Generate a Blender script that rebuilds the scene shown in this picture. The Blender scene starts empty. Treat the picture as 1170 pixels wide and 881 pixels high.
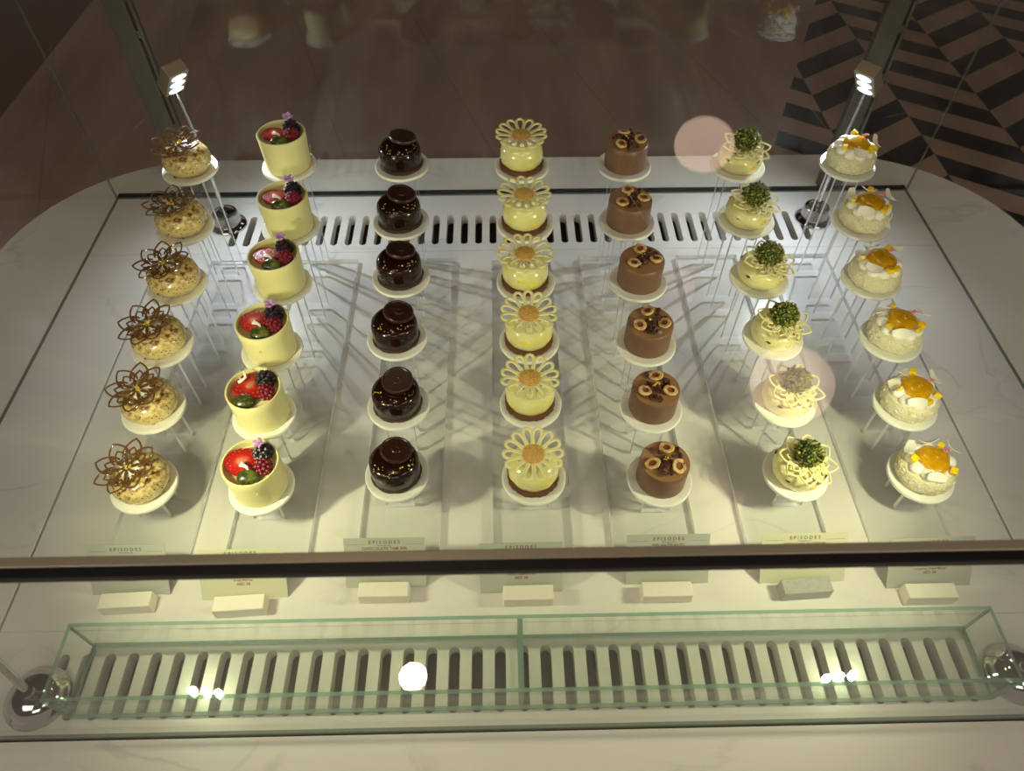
import bpy, bmesh, math, random
from mathutils import Vector, Matrix, Euler
PI = math.pi
C = bpy.context.scene.collection
R = random.Random(7)

# ------------------------------------------------------------------ materials
MATS = {}
def newmat(name):
    m = bpy.data.materials.new(name); m.use_nodes = True
    nt = m.node_tree; b = nt.nodes['Principled BSDF']
    MATS[name] = m
    return m, nt, b
def lin(c):
    return tuple(((x/255)/12.92 if x/255 <= .04045 else ((x/255+.055)/1.055)**2.4) for x in c)
def plain(name, col, rough=.5, metal=0, coat=0, spec=.5, bump=None, var=None, sss=0):
    """var=(colour2, scale, lo, hi, detail); bump=(scale,strength,kind)"""
    m, nt, b = newmat(name)
    col = lin(col)
    b.inputs['Base Color'].default_value = (*col, 1)
    b.inputs['Roughness'].default_value = rough
    b.inputs['Metallic'].default_value = metal
    b.inputs['Coat Weight'].default_value = coat
    b.inputs['Coat Roughness'].default_value = .08
    b.inputs['Specular IOR Level'].default_value = spec
    if sss:
        b.inputs['Subsurface Weight'].default_value = sss
        b.inputs['Subsurface Radius'].default_value = (.006, .005, .003)
        b.inputs['Subsurface Scale'].default_value = 1.0
    tc = nt.nodes.new('ShaderNodeTexCoord')
    if var:
        c2, sc, lo, hi = var[:4]; kind = var[4] if len(var) > 4 else 'noise'
        if kind == 'noise':
            n = nt.nodes.new('ShaderNodeTexNoise'); n.inputs['Detail'].default_value = 5; out = n.outputs['Fac']
        else:
            n = nt.nodes.new('ShaderNodeTexVoronoi'); out = n.outputs['Distance']
        n.inputs['Scale'].default_value = sc
        nt.links.new(tc.outputs['Object'], n.inputs['Vector'])
        r = nt.nodes.new('ShaderNodeMapRange'); r.inputs['From Min'].default_value = lo; r.inputs['From Max'].default_value = hi
        nt.links.new(out, r.inputs['Value'])
        mx = nt.nodes.new('ShaderNodeMix'); mx.data_type = 'RGBA'
        mx.inputs[6].default_value = (*col, 1); mx.inputs[7].default_value = (*lin(c2), 1)
        nt.links.new(r.outputs['Result'], mx.inputs[0]); nt.links.new(mx.outputs[2], b.inputs['Base Color'])
    if bump:
        sc, st, kind = bump
        n = nt.nodes.new('ShaderNodeTexNoise' if kind == 'noise' else 'ShaderNodeTexVoronoi')
        n.inputs['Scale'].default_value = sc
        nt.links.new(tc.outputs['Object'], n.inputs['Vector'])
        bp = nt.nodes.new('ShaderNodeBump'); bp.inputs['Strength'].default_value = st; bp.inputs['Distance'].default_value = .002
        nt.links.new(n.outputs['Fac' if kind == 'noise' else 'Distance'], bp.inputs['Height'])
        nt.links.new(bp.outputs['Normal'], b.inputs['Normal'])
    return m

def sheet_glass(name, tint, f0=.045, rough=0.0, haze=0.0, hazecol=(.8, .8, .8), graze=1.0):
    """a pane: sees straight through (each of its faces), mirrors by Schlick's law; works on both faces of a thick pane"""
    m, nt, b = newmat(name); nt.nodes.remove(b)
    out = nt.nodes['Material Output']; N = nt.nodes.new; L = nt.links.new
    g = N('ShaderNodeNewGeometry'); d = N('ShaderNodeVectorMath'); d.operation = 'DOT_PRODUCT'
    L(g.outputs['Incoming'], d.inputs[0]); L(g.outputs['Normal'], d.inputs[1])
    def mth(op, a, bb=None):
        n = N('ShaderNodeMath'); n.operation = op
        for i, v in enumerate((a, bb)):
            if v is None: continue
            if isinstance(v, (int, float)): n.inputs[i].default_value = v
            else: L(v, n.inputs[i])
        return n.outputs[0]
    ab = mth('ABSOLUTE', d.outputs['Value']); om = mth('SUBTRACT', 1.0, ab); p5 = mth('POWER', om, 5.0)
    fr = mth('ADD', mth('MULTIPLY', p5, graze - f0), f0)
    t = N('ShaderNodeBsdfTransparent'); t.inputs[0].default_value = (*tint, 1)
    gl = N('ShaderNodeBsdfGlossy'); gl.inputs['Roughness'].default_value = rough
    base = t.outputs[0]
    if haze:
        df = N('ShaderNodeBsdfDiffuse'); df.inputs[0].default_value = (*hazecol, 1)
        m0 = N('ShaderNodeMixShader'); m0.inputs[0].default_value = haze
        L(t.outputs[0], m0.inputs[1]); L(df.outputs[0], m0.inputs[2]); base = m0.outputs[0]
    mx = N('ShaderNodeMixShader'); L(fr, mx.inputs[0]); L(base, mx.inputs[1]); L(gl.outputs[0], mx.inputs[2])
    L(mx.outputs[0], out.inputs['Surface'])
    return m

def emis(name, col, s):
    m, nt, b = newmat(name)
    b.inputs['Base Color'].default_value = (.8, .8, .8, 1)
    b.inputs['Emission Color'].default_value = (*col, 1); b.inputs['Emission Strength'].default_value = s
    return m

def marble(name, base, vein, veinamt=.5, rough=.22, scale=1.0, vscale=3.0):
    m, nt, b = newmat(name); N = nt.nodes.new; L = nt.links.new
    tc = N('ShaderNodeTexCoord'); mp = N('ShaderNodeMapping'); mp.inputs['Rotation'].default_value = (0, 0, .6)
    mp.inputs['Scale'].default_value = (scale, scale*1.7, scale)
    L(tc.outputs['Object'], mp.inputs[0])
    n1 = N('ShaderNodeTexNoise'); n1.inputs['Scale'].default_value = vscale; n1.inputs['Detail'].default_value = 8; n1.inputs['Distortion'].default_value = 1.2
    L(mp.outputs[0], n1.inputs['Vector'])
    s = N('ShaderNodeMath'); s.operation = 'SUBTRACT'; s.inputs[1].default_value = .5; L(n1.outputs['Fac'], s.inputs[0])
    a = N('ShaderNodeMath'); a.operation = 'ABSOLUTE'; L(s.outputs[0], a.inputs[0])
    r = N('ShaderNodeMapRange'); r.inputs['From Min'].default_value = 0; r.inputs['From Max'].default_value = .018
    r.inputs['To Min'].default_value = veinamt; r.inputs['To Max'].default_value = 0; L(a.outputs[0], r.inputs['Value'])
    n2 = N('ShaderNodeTexNoise'); n2.inputs['Scale'].default_value = 5.0; n2.inputs['Detail'].default_value = 4; L(mp.outputs[0], n2.inputs['Vector'])
    r2 = N('ShaderNodeMapRange'); r2.inputs['From Min'].default_value = .45; r2.inputs['From Max'].default_value = .7
    L(n2.outputs['Fac'], r2.inputs['Value'])
    mm = N('ShaderNodeMath'); mm.operation = 'MULTIPLY'; L(r.outputs['Result'], mm.inputs[0]); L(r2.outputs['Result'], mm.inputs[1])
    r3 = N('ShaderNodeMath'); r3.operation = 'MULTIPLY'; r3.inputs[1].default_value = .18*veinamt; L(r2.outputs['Result'], r3.inputs[0])
    ad = N('ShaderNodeMath'); ad.operation = 'ADD'; ad.use_clamp = True; L(mm.outputs[0], ad.inputs[0]); L(r3.outputs[0], ad.inputs[1])
    mx = N('ShaderNodeMix'); mx.data_type = 'RGBA'; mx.inputs[6].default_value = (*lin(base), 1); mx.inputs[7].default_value = (*lin(vein), 1)
    L(ad.outputs[0], mx.inputs[0]); L(mx.outputs[2], b.inputs['Base Color'])
    b.inputs['Roughness'].default_value = rough
    return m

marble('marble', (226, 222, 214), (168, 163, 158), .4)
marble('grey_marble', (168, 168, 158), (105, 108, 100), .9, .3, 30)
marble('cream_marble', (232, 226, 208), (200, 194, 176), .4, .3, 20)
plain('gap', (38, 34, 28), .6)
plain('duct', (118, 100, 88), .7)
plain('cabinet', (196, 190, 180), .4)
sheet_glass('pane', (.99, .995, .985), .025, graze=.35)
sheet_glass('trough_glass', (.965, .985, .965), .04, graze=.6)
sheet_glass('glass_edge', (.38, .58, .47), .05, 0, .42, (.30, .46, .38))
sheet_glass('acrylic', (.985, .987, .99), .035)
sheet_glass('acrylic_edge', (.94, .95, .96), .06, .05, .80, (.93, .94, .95))
sheet_glass('base_sheet', (.985, .987, .99), .012)
sheet_glass('case_edge', (.62, .68, .64), .05, 0, .22, (.30, .34, .31))
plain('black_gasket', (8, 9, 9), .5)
plain('steel', (150, 148, 142), .28, 1)
plain('edge_metal', (170, 158, 136), .45, .35)
plain('chrome', (200, 198, 200), .08, 1)
plain('post_grey', (112, 112, 104), .35, .7)
plain('lamp_housing', (150, 138, 120), .45, .5)
emis('led', (.62, .86, 1), 3.0)
emis('pendant_glow', (1, .66, .50), 5.6)
emis('fill_glow', (1, .90, .74), 4.2)
emis('downlight_glow', (1, .80, .55), 60)
plain('plate', (246, 245, 236), .28, coat=.3)
plain('card_paper', (178, 180, 168), .5)
plain('card_yellow', (204, 203, 172), .5)
plain('ink', (128, 62, 24), .6); plain('ink_grey', (104, 92, 70), .6)
# food
m, nt, b = newmat('caramel_glaze')
def speckled(name, base, warm, dark, darkamt=.5):
    m, nt, b = newmat(name); N = nt.nodes.new; L = nt.links.new
    tc = N('ShaderNodeTexCoord')
    sx = N('ShaderNodeSeparateXYZ'); L(tc.outputs['Object'], sx.inputs[0])
    n = N('ShaderNodeTexNoise'); n.inputs['Scale'].default_value = 190; n.inputs['Detail'].default_value = 5; L(tc.outputs['Object'], n.inputs['Vector'])
    hz = N('ShaderNodeMapRange'); hz.inputs['From Min'].default_value = .010; hz.inputs['From Max'].default_value = .030; L(sx.outputs['Z'], hz.inputs['Value'])
    nn = N('ShaderNodeMapRange'); nn.inputs['From Min'].default_value = .40; nn.inputs['From Max'].default_value = .64; L(n.outputs['Fac'], nn.inputs['Value'])
    mu = N('ShaderNodeMath'); mu.operation = 'MULTIPLY'; L(hz.outputs[0], mu.inputs[0]); L(nn.outputs[0], mu.inputs[1])
    mx = N('ShaderNodeMix'); mx.data_type = 'RGBA'; mx.inputs[6].default_value = (*lin(base), 1); mx.inputs[7].default_value = (*lin(warm), 1)
    L(mu.outputs[0], mx.inputs[0])
    v = N('ShaderNodeTexVoronoi'); v.inputs['Scale'].default_value = 240; L(tc.outputs['Object'], v.inputs['Vector'])
    vr = N('ShaderNodeMapRange'); vr.inputs['From Min'].default_value = .18; vr.inputs['From Max'].default_value = .27
    vr.inputs['To Min'].default_value = 1; vr.inputs['To Max'].default_value = 0; L(v.outputs['Distance'], vr.inputs['Value'])
    n2 = N('ShaderNodeTexNoise'); n2.inputs['Scale'].default_value = 60; L(tc.outputs['Object'], n2.inputs['Vector'])
    nr = N('ShaderNodeMapRange'); nr.inputs['From Min'].default_value = .42; nr.inputs['From Max'].default_value = .55; L(n2.outputs['Fac'], nr.inputs['Value'])
    m3 = N('ShaderNodeMath'); m3.operation = 'MULTIPLY'; L(vr.outputs[0], m3.inputs[0]); L(nr.outputs[0], m3.inputs[1])
    m4 = N('ShaderNodeMath'); m4.operation = 'MULTIPLY'; m4.inputs[1].default_value = darkamt; L(m3.outputs[0], m4.inputs[0])
    mx2 = N('ShaderNodeMix'); mx2.data_type = 'RGBA'; mx2.inputs[7].default_value = (*lin(dark), 1)
    L(m4.outputs[0], mx2.inputs[0]); L(mx.outputs[2], mx2.inputs[6]); L(mx2.outputs[2], b.inputs['Base Color'])
    b.inputs['Roughness'].default_value = .22; b.inputs['Coat Weight'].default_value = .5
speckled('caramel_glaze', (226, 204, 138), (120, 66, 24), (50, 42, 30), 1.0)
plain('choc_lace', (104, 70, 38), .22, coat=.8)
plain('gold_leaf', (252, 218, 96), .3, .35, bump=(400, .6, 'noise'))
plain('white_choc', (238, 230, 176), .38, var=((222, 206, 120), 60, .5, .7))
plain('cream', (244, 240, 226), .45)
plain('cup_cream', (228, 220, 158), .42)
m, nt, b = newmat('strawberry')
def strawberry():
    m = MATS['strawberry']; nt = m.node_tree; b = nt.nodes['Principled BSDF']; N = nt.nodes.new; L = nt.links.new
    tc = N('ShaderNodeTexCoord'); ln = N('ShaderNodeVectorMath'); ln.operation = 'LENGTH'
    mp = N('ShaderNodeMapping'); mp.inputs['Scale'].default_value = (1, 1, 0); L(tc.outputs['Object'], mp.inputs[0]); L(mp.outputs[0], ln.inputs[0])
    n = N('ShaderNodeTexNoise'); n.inputs['Scale'].default_value = 90; L(tc.outputs['Object'], n.inputs['Vector'])
    a = N('ShaderNodeMath'); a.operation = 'MULTIPLY_ADD'; a.inputs[1].default_value = .01; L(n.outputs['Fac'], a.inputs[0]); L(ln.outputs['Value'], a.inputs[2])
    cr = N('ShaderNodeValToRGB'); e = cr.color_ramp.elements
    e[0].position = .0; e[0].color = (*lin((236, 150, 110)), 1); e[1].position = 1; e[1].color = (*lin((170, 16, 16)), 1)
    q = e.new(.55); q.color = (*lin((204, 44, 30)), 1)
    mr = N('ShaderNodeMapRange'); mr.inputs['From Min'].default_value = .004; mr.inputs['From Max'].default_value = .02; L(a.outputs[0], mr.inputs['Value'])
    L(mr.outputs[0], cr.inputs[0]); L(cr.outputs[0], b.inputs['Base Color'])
    b.inputs['Roughness'].default_value = .38; b.inputs['Coat Weight'].default_value = .15
    v = N('ShaderNodeTexVoronoi'); v.inputs['Scale'].default_value = 320; L(tc.outputs['Object'], v.inputs['Vector'])
    bp = N('ShaderNodeBump'); bp.inputs['Strength'].default_value = .5; bp.inputs['Distance'].default_value = .001; L(v.outputs['Distance'], bp.inputs['Height']); L(bp.outputs[0], b.inputs['Normal'])
strawberry()
plain('berry_core', (226, 130, 100), .4)
plain('blackberry', (30, 15, 28), .45, coat=.1)
plain('raspberry', (122, 16, 36), .55)
plain('green_grape', (58, 64, 22), .25, coat=.3, var=((112, 116, 50), 120, .45, .65))
plain('lilac_petal', (200, 150, 205), .6)
plain('pink_petal', (236, 150, 150), .6)
plain('choc_glaze', (34, 14, 11), .16, coat=.25, spec=.4)
plain('choc_biscuit', (60, 34, 22), .7, bump=(300, .7, 'noise'))
plain('choc_medallion', (50, 25, 18), .33)
plain('lemon_glaze', (232, 226, 160), .2, coat=.5, var=((222, 214, 124), 40, .4, .7))
plain('ivory_choc', (234, 226, 168), .35)
plain('lemon_curd', (214, 164, 84), .4, bump=(700, .8, 'voronoi'), var=((240, 190, 90), 300, .4, .7))
plain('lemon_zest', (246, 220, 20), .35)
plain('biscuit', (100, 62, 34), .8, bump=(300, .8, 'noise'))
plain('milk_choc', (116, 84, 66), .42, var=((112, 80, 60), 70, .5, .75))
plain('milk_choc_top', (150, 112, 76), .42)
plain('hazelnut', (222, 190, 132), .5, var=((160, 104, 60), 200, .48, .7))
plain('hazelnut_core', (128, 70, 34), .6)
plain('dark_crumb', (72, 36, 26), .45)
speckled('pistachio_cream', (230, 222, 162), (224, 210, 136), (96, 100, 30), .25)
plain('pistachio', (98, 112, 38), .6, var=((176, 160, 74), 260, .5, .62), bump=(500, .5, 'noise'))
plain('pistachio_dark', (56, 72, 26), .6)
plain('apricot', (232, 190, 96), .25, coat=.5)
plain('coconut', (240, 230, 180), .85, bump=(900, 1.0, 'noise'), var=((248, 244, 220), 500, .45, .6))
plain('whipped', (246, 242, 232), .5)
plain('mango_gel', (200, 146, 16), .08, coat=.9, var=((222, 166, 26), 110, .4, .65), bump=(160, .5, 'noise'))
plain('mango_cube', (250, 212, 30), .2, coat=.5)
plain('coconut_flake', (240, 236, 222), .5)
plain('flake_skin', (110, 84, 60), .6)

# ------------------------------------------------------------------ mesh helpers
def obj(name, bm, mats, parent=None, smooth=True, loc=None, rot=None, bevel=0, ang=40):
    me = bpy.data.meshes.new(name)
    bm.normal_update(); bm.to_mesh(me); bm.free()
    if isinstance(mats, str): mats = [mats]
    for k in mats: me.materials.append(MATS[k])
    if smooth:
        for p in me.polygons: p.use_smooth = True
        try: me.set_sharp_from_angle(angle=math.radians(ang))
        except Exception: pass
    o = bpy.data.objects.new(name, me); C.objects.link(o)
    if parent: o.parent = parent
    if loc: o.location = loc
    if rot: o.rotation_euler = rot
    if bevel:
        md = o.modifiers.new('bevel', 'BEVEL'); md.width = bevel; md.segments = 2; md.limit_method = 'ANGLE'
    return o
def thing(name, label, cat, loc=(0, 0, 0), rotz=0, group=None):
    o = bpy.data.objects.new(name, None); C.objects.link(o); o.empty_display_size = .03
    o.location = loc; o.rotation_euler = (0, 0, rotz); o['label'] = label; o['category'] = cat
    if group: o['group'] = group
    return o
def tag(o, label, cat, group=None):
    o['label'] = label; o['category'] = cat
    if group: o['group'] = group
    return o
def struct(o): o['kind'] = 'structure'; return o
def box(bm, x0, x1, y0, y1, z0, z1, mi=0, edge=None, big=None):
    v = [bm.verts.new(p) for p in ((x0,y0,z0),(x1,y0,z0),(x1,y1,z0),(x0,y1,z0),(x0,y0,z1),(x1,y0,z1),(x1,y1,z1),(x0,y1,z1))]
    fs = [bm.faces.new([v[i] for i in q]) for q in ((3,2,1,0),(4,5,6,7),(0,1,5,4),(1,2,6,5),(2,3,7,6),(3,0,4,7))]
    for f in fs: f.material_index = mi
    if edge is not None:     # every face but the two whose normal is axis `big` gets the edge material
        ax = {'z': (0, 1), 'y': (2, 4), 'x': (3, 5)}[big]
        for i, f in enumerate(fs):
            if i not in ax: f.material_index = edge
    return v
def lathe(bm, prof, seg=32, mi=0, cx=0, cy=0, wob=None, close=True):
    rings = []
    for (r, z) in prof:
        if r < 1e-6: rings.append([bm.verts.new((cx, cy, z))]); continue
        ring = []
        for i in range(seg):
            a = 2*PI*i/seg; rr = r*(1 + (wob(a, z) if wob else 0))
            ring.append(bm.verts.new((cx+rr*math.cos(a), cy+rr*math.sin(a), z)))
        rings.append(ring)
    for a, b in zip(rings, rings[1:]):
        if len(a) == 1 and len(b) == 1: continue
        for i in range(seg):
            j = (i+1) % seg
            if len(a) == 1: f = bm.faces.new((a[0], b[j], b[i]))
            elif len(b) == 1: f = bm.faces.new((a[i], a[j], b[0]))
            else: f = bm.faces.new((a[i], a[j], b[j], b[i]))
            f.material_index = mi
    return rings
def tube(bm, pts, r, closed=False, sides=6, mi=0, flat=1.0):
    """sweep a small round section along pts (any path)"""
    pts = [Vector(p) for p in pts]; n = len(pts); rings = []
    for i, p in enumerate(pts):
        a = pts[(i-1) % n] if (closed or i > 0) else p
        b = pts[(i+1) % n] if (closed or i < n-1) else p
        t = (b-a).normalized() if (b-a).length > 1e-9 else Vector((0, 0, 1))
        up = Vector((0, 0, 1)) if abs(t.z) < .95 else Vector((0, 1, 0))
        s = t.cross(up).normalized(); u = s.cross(t).normalized()
        rr = r[i] if isinstance(r, (list, tuple)) else r
        rings.append([bm.verts.new(p + s*rr*math.cos(2*PI*k/sides) + u*rr*flat*math.sin(2*PI*k/sides)) for k in range(sides)])
    m = n if closed else n-1
    for i in range(m):
        A, B = rings[i], rings[(i+1) % n]
        for k in range(sides):
            l = (k+1) % sides
            f = bm.faces.new((A[k], A[l], B[l], B[k])); f.material_index = mi
    if not closed:
        bm.faces.new(list(reversed(rings[0]))).material_index = mi; bm.faces.new(rings[-1]).material_index = mi
def blob(bm, c, r, sub=2, sc=(1, 1, 1), rot=None, mi=0, noise=0, rnd=R):
    M = Matrix.Translation(Vector(c)) @ ((rot or Euler((0, 0, 0))).to_matrix().to_4x4()) @ Matrix.Diagonal((*[r*s for s in sc], 1))
    g = bmesh.ops.create_icosphere(bm, subdivisions=sub, radius=1, matrix=M)
    for v in g['verts']:
        if noise: v.co += Vector((rnd.uniform(-1, 1), rnd.uniform(-1, 1), rnd.uniform(-1, 1)))*noise*r
        for f in v.link_faces: f.material_index = mi
def plate_shape(bm, outline, z0, z1, holes=()):
    pass

# ------------------------------------------------------------------ camera
H = .8262274830
cam = bpy.data.cameras.new('camera'); co = bpy.data.objects.new('camera', cam); C.objects.link(co)
F = Vector((.014, .629, -.777)).normalized()
pit, rol, yaw = math.radians(51.00974547), math.radians(.16110529), math.radians(1.28472761)
F = Vector((math.sin(yaw)*math.cos(pit), math.cos(yaw)*math.cos(pit), -math.sin(pit)))
Rv = Vector((math.cos(yaw), -math.sin(yaw), 0)); Uv = Rv.cross(F)
R2 = math.cos(rol)*Rv + math.sin(rol)*Uv; U2 = -math.sin(rol)*Rv + math.cos(rol)*Uv
M = Matrix((R2, U2, -F)).transposed().to_4x4(); M.translation = (0, 0, H)
co.matrix_world = M
cam.sensor_fit = 'HORIZONTAL'; cam.sensor_width = 36; cam.lens = 822.953*36/1170
cam.clip_start = .02; cam.clip_end = 60
cam.dof.use_dof = True; cam.dof.focus_distance = .95; cam.dof.aperture_fstop = (cam.lens/1000)/.0030
bpy.context.scene.camera = co

# ------------------------------------------------------------------ floor, ceiling
FZ = -.9
def floor_mat():
    m, nt, b = newmat('floor_stone'); N = nt.nodes.new; L = nt.links.new
    def mth(op, a, bb=None, c=None):
        n = N('ShaderNodeMath'); n.operation = op
        for i, v in enumerate((a, bb, c)):
            if v is None: continue
            if isinstance(v, (int, float)): n.inputs[i].default_value = v
            else: L(v, n.inputs[i])
        return n.outputs[0]
    tc = N('ShaderNodeTexCoord'); sx = N('ShaderNodeSeparateXYZ'); L(tc.outputs['Object'], sx.inputs[0])
    x, y = sx.outputs['X'], sx.outputs['Y']
    t = mth('DIVIDE', mth('SUBTRACT', x, 1.82), .378)
    n = mth('FLOOR', t)
    tri = mth('PINGPONG', t, 1.0)
    u = mth('DIVIDE', mth('SUBTRACT', mth('MULTIPLY_ADD', tri, .253, y), 3.044), .1455)
    k = mth('FLOORED_MODULO', mth('ADD', mth('FLOOR', u), n), 2.0)
    blk = mth('LESS_THAN', k, .5)
    lim = mth('GREATER_THAN', x, mth('MULTIPLY_ADD', mth('SUBTRACT', 4.069, y), -.417, 1.743))
    msk = mth('MULTIPLY', blk, lim)
    nz = N('ShaderNodeTexNoise'); nz.inputs['Scale'].default_value = 2.2; nz.inputs['Detail'].default_value = 6
    mp = N('ShaderNodeMapping'); mp.inputs['Scale'].default_value = (2.4, .5, 1); L(tc.outputs['Object'], mp.inputs[0]); L(mp.outputs[0], nz.inputs['Vector'])
    mr = N('ShaderNodeMapRange'); mr.inputs['From Min'].default_value = .35; mr.inputs['From Max'].default_value = .7; L(nz.outputs['Fac'], mr.inputs['Value'])
    mx = N('ShaderNodeMix'); mx.data_type = 'RGBA'; mx.inputs[6].default_value = (*lin((200, 168, 146)), 1); mx.inputs[7].default_value = (*lin((170, 142, 122)), 1)
    L(mr.outputs[0], mx.inputs[0])
    # slab joints of the plain part, running away from the counter
    jx = mth('ABSOLUTE', mth('SUBTRACT', mth('FRACT', mth('DIVIDE', mth('ADD', mth('MULTIPLY_ADD', y, .33, x), 10.0), .62)), .5))
    jt = mth('MULTIPLY', mth('LESS_THAN', jx, .006), mth('SUBTRACT', 1.0, lim))
    mj = N('ShaderNodeMix'); mj.data_type = 'RGBA'; mj.inputs[7].default_value = (*lin((120, 96, 80)), 1)
    L(mth('MULTIPLY', jt, .3), mj.inputs[0]); L(mx.outputs[2], mj.inputs[6])
    # darker brown past a straight edge on the far left
    dl = mth('LESS_THAN', x, -2.19)
    md = N('ShaderNodeMix'); md.data_type = 'RGBA'; md.inputs[7].default_value = (*lin((120, 90, 66)), 1)
    L(dl, md.inputs[0]); L(mj.outputs[2], md.inputs[6])
    mb = N('ShaderNodeMix'); mb.data_type = 'RGBA'; mb.inputs[7].default_value = (*lin((14, 14, 15)), 1)
    L(msk, mb.inputs[0]); L(md.outputs[2], mb.inputs[6]); L(mb.outputs[2], b.inputs['Base Color'])
    b.inputs['Roughness'].default_value = .38; b.inputs['Specular IOR Level'].default_value = .3
floor_mat()
bm = bmesh.new(); box(bm, -6, 7, -4, 9, -.05, 0); struct(obj('floor', bm, 'floor_stone', loc=(0, 0, FZ), smooth=False))
plain('ceiling_paint', (46, 40, 36), .9)
bm = bmesh.new(); box(bm, -6, 7, -4, 9, 0, .05); struct(obj('ceiling', bm, 'ceiling_paint', loc=(0, 0, 2.2), smooth=False))

# ------------------------------------------------------------------ counter
CX0, CX1, CY0, CY1 = -.711, .770, .199, 1.131       # the glass case on the counter
counter = thing('display_counter', 'white marble display counter with rounded corners under the glass case', 'counter', (0, 0, FZ))
def rounded(x0, x1, y0, y1, r, seg=14):
    out = []
    for cx, cy, a0 in ((x1-r, y1-r, 0), (x0+r, y1-r, 90), (x0+r, y0+r, 180), (x1-r, y0+r, 270)):
        for i in range(seg+1):
            a = math.radians(a0+90*i/seg); out.append((cx+r*math.cos(a), cy+r*math.sin(a)))
    return out
def ringplate(bm, outer, inner, z0, z1):
    """plate with one hole, via triangulated fill"""
    eds = []
    loops = []
    for L_ in (outer, inner):
        vs = [bm.verts.new((x, y, z1)) for x, y in L_]; loops.append(vs)
        for i in range(len(vs)): eds.append(bm.edges.new((vs[i], vs[(i+1) % len(vs)])))
    bmesh.ops.triangle_fill(bm, use_beauty=True, use_dissolve=False, edges=eds)
    for f in bm.faces:
        f.normal_update()
        if f.normal.z < 0: f.normal_flip()
    for li, vs in enumerate(loops):
        lo = [bm.verts.new((v.co.x, v.co.y, z0)) for v in vs]
        for i in range(len(vs)):
            j = (i+1) % len(vs); q = (vs[i], lo[i], lo[j], vs[j])
            bm.faces.new(q)
bm = bmesh.new()
g = .0035
ringplate(bm, rounded(-.87, .95, -.16, 1.25, .30), [(CX0-g, CY0-g), (CX1+g, CY0-g), (CX1+g, CY1+g), (CX0-g, CY1+g)], -.03, 0)
obj('countertop', bm, 'marble', counter, loc=(0, 0, -FZ), ang=30)
bm = bmesh.new(); rr = rounded(-.83, .91, -.12, 1.21, .27)
a = [bm.verts.new((x, y, 0)) for x, y in rr]; b_ = [bm.verts.new((x, y, .869)) for x, y in rr]
for i in range(len(a)): j = (i+1) % len(a); bm.faces.new((a[i], a[j], b_[j], b_[i]))
bm.faces.new(list(reversed(a)))
obj('cabinet_body', bm, 'cabinet', counter, ang=30)
bm = bmesh.new(); box(bm, CX0-.02, CX1+.02, CY0-.02, CY1+.02, -.075, -.070)
for s in (0, 1):      # duct walls
    x = (CX0-.02, CX1+.02)[s]; box(bm, x-.002, x, CY0-.02, CY1+.02, -.07, -.021)
    y = (CY0-.02, CY1+.02)[s]; box(bm, CX0-.02, CX1+.02, y-.002, y, -.07, -.021)
obj('air_duct', bm, 'duct', counter, loc=(0, 0, -FZ), smooth=False)
T = .020
def slotted(name, x0, x1, y0, y1, slots, sy0, sy1, sw):
    """marble strip cut by a row of long rounded slots"""
    bm = bmesh.new()
    def quad(p): 
        bm.faces.new([bm.verts.new(q) for q in p])
    n = 8; r = sw/2; pitch = slots[1]-slots[0]
    xs0 = slots[0]-pitch/2; xs1 = slots[-1]+pitch/2
    def flat(a, b, c, d, z=0): quad(((a, c, z), (b, c, z), (b, d, z), (a, d, z)))
    if xs0 > x0: flat(x0, xs0, y0, y1)
    if xs1 < x1: flat(xs1, x1, y0, y1)
    for s in slots:
        inner = []
        for i in range(n+1): t = PI*i/n; inner.append((s+r*math.cos(t), sy1-r+r*math.sin(t)))
        for i in range(n+1): t = PI+PI*i/n; inner.append((s+r*math.cos(t), sy0+r+r*math.sin(t)))
        a0, a1 = s-pitch/2, s+pitch/2
        outer = []
        for k, (px, py) in enumerate(inner):
            if k in (0, ): outer.append((a1, py))
            elif k == n: outer.append((a0, py))
            elif k == n+1: outer.append((a0, py))
            elif k == 2*n+1: outer.append((a1, py))
            elif k < n:
                outer.append((a0+(a1-a0)*(1-(k-1)/(n-2)) , y1))
            else:
                kk = k-n-1; outer.append((a0+(a1-a0)*((kk-1)/(n-2)), y0))
        N_ = len(inner)
        for k in range(N_):
            l = (k+1) % N_
            quad(((*inner[k], 0), (*outer[k], 0), (*outer[l], 0), (*inner[l], 0)))
            quad(((*inner[k], 0), (*inner[l], 0), (*inner[l], -T), (*inner[k], -T)))
    for (p, q) in (((x0, y0), (x1, y0)), ((x1, y0), (x1, y1)), ((x1, y1), (x0, y1)), ((x0, y1), (x0, y0))):
        quad(((*p, -T), (*q, -T), (*q, 0), (*p, 0)))
    bmesh.ops.remove_doubles(bm, verts=bm.verts, dist=1e-6)
    bmesh.ops.recalc_face_normals(bm, faces=bm.faces)
    for f in bm.faces:
        f.normal_update()
        if abs(f.normal.z) > .9 and f.normal.z < 0: f.normal_flip()
    obj(name, bm, 'marble', counter, loc=(0, 0, -FZ), ang=25)
fs = [-.4975+.02585*i for i in range(40)]
slotted('slotted_panel', CX0, CX1, CY0, .313, fs, .2155, .2865, .0125)
rs = [-.470+.02545*i for i in range(41)]
slotted('slotted_panel', CX0, CX1, .972, CY1, rs, .990, 1.072, .0125)
for x0, x1 in ((CX0, -.5865), (-.5835, .639), (.642, CX1)):
    bm = bmesh.new(); box(bm, x0, x1, .3134, .9716, -T, 0); obj('marble_panel', bm, 'marble', counter, loc=(0, 0, -FZ), bevel=.0006)
bm = bmesh.new(); box(bm, CX0, CX1, .3134, .9716, -T-.004, -T-.0005); obj('panel_support', bm, 'gap', counter, loc=(0, 0, -FZ), smooth=False)

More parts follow.
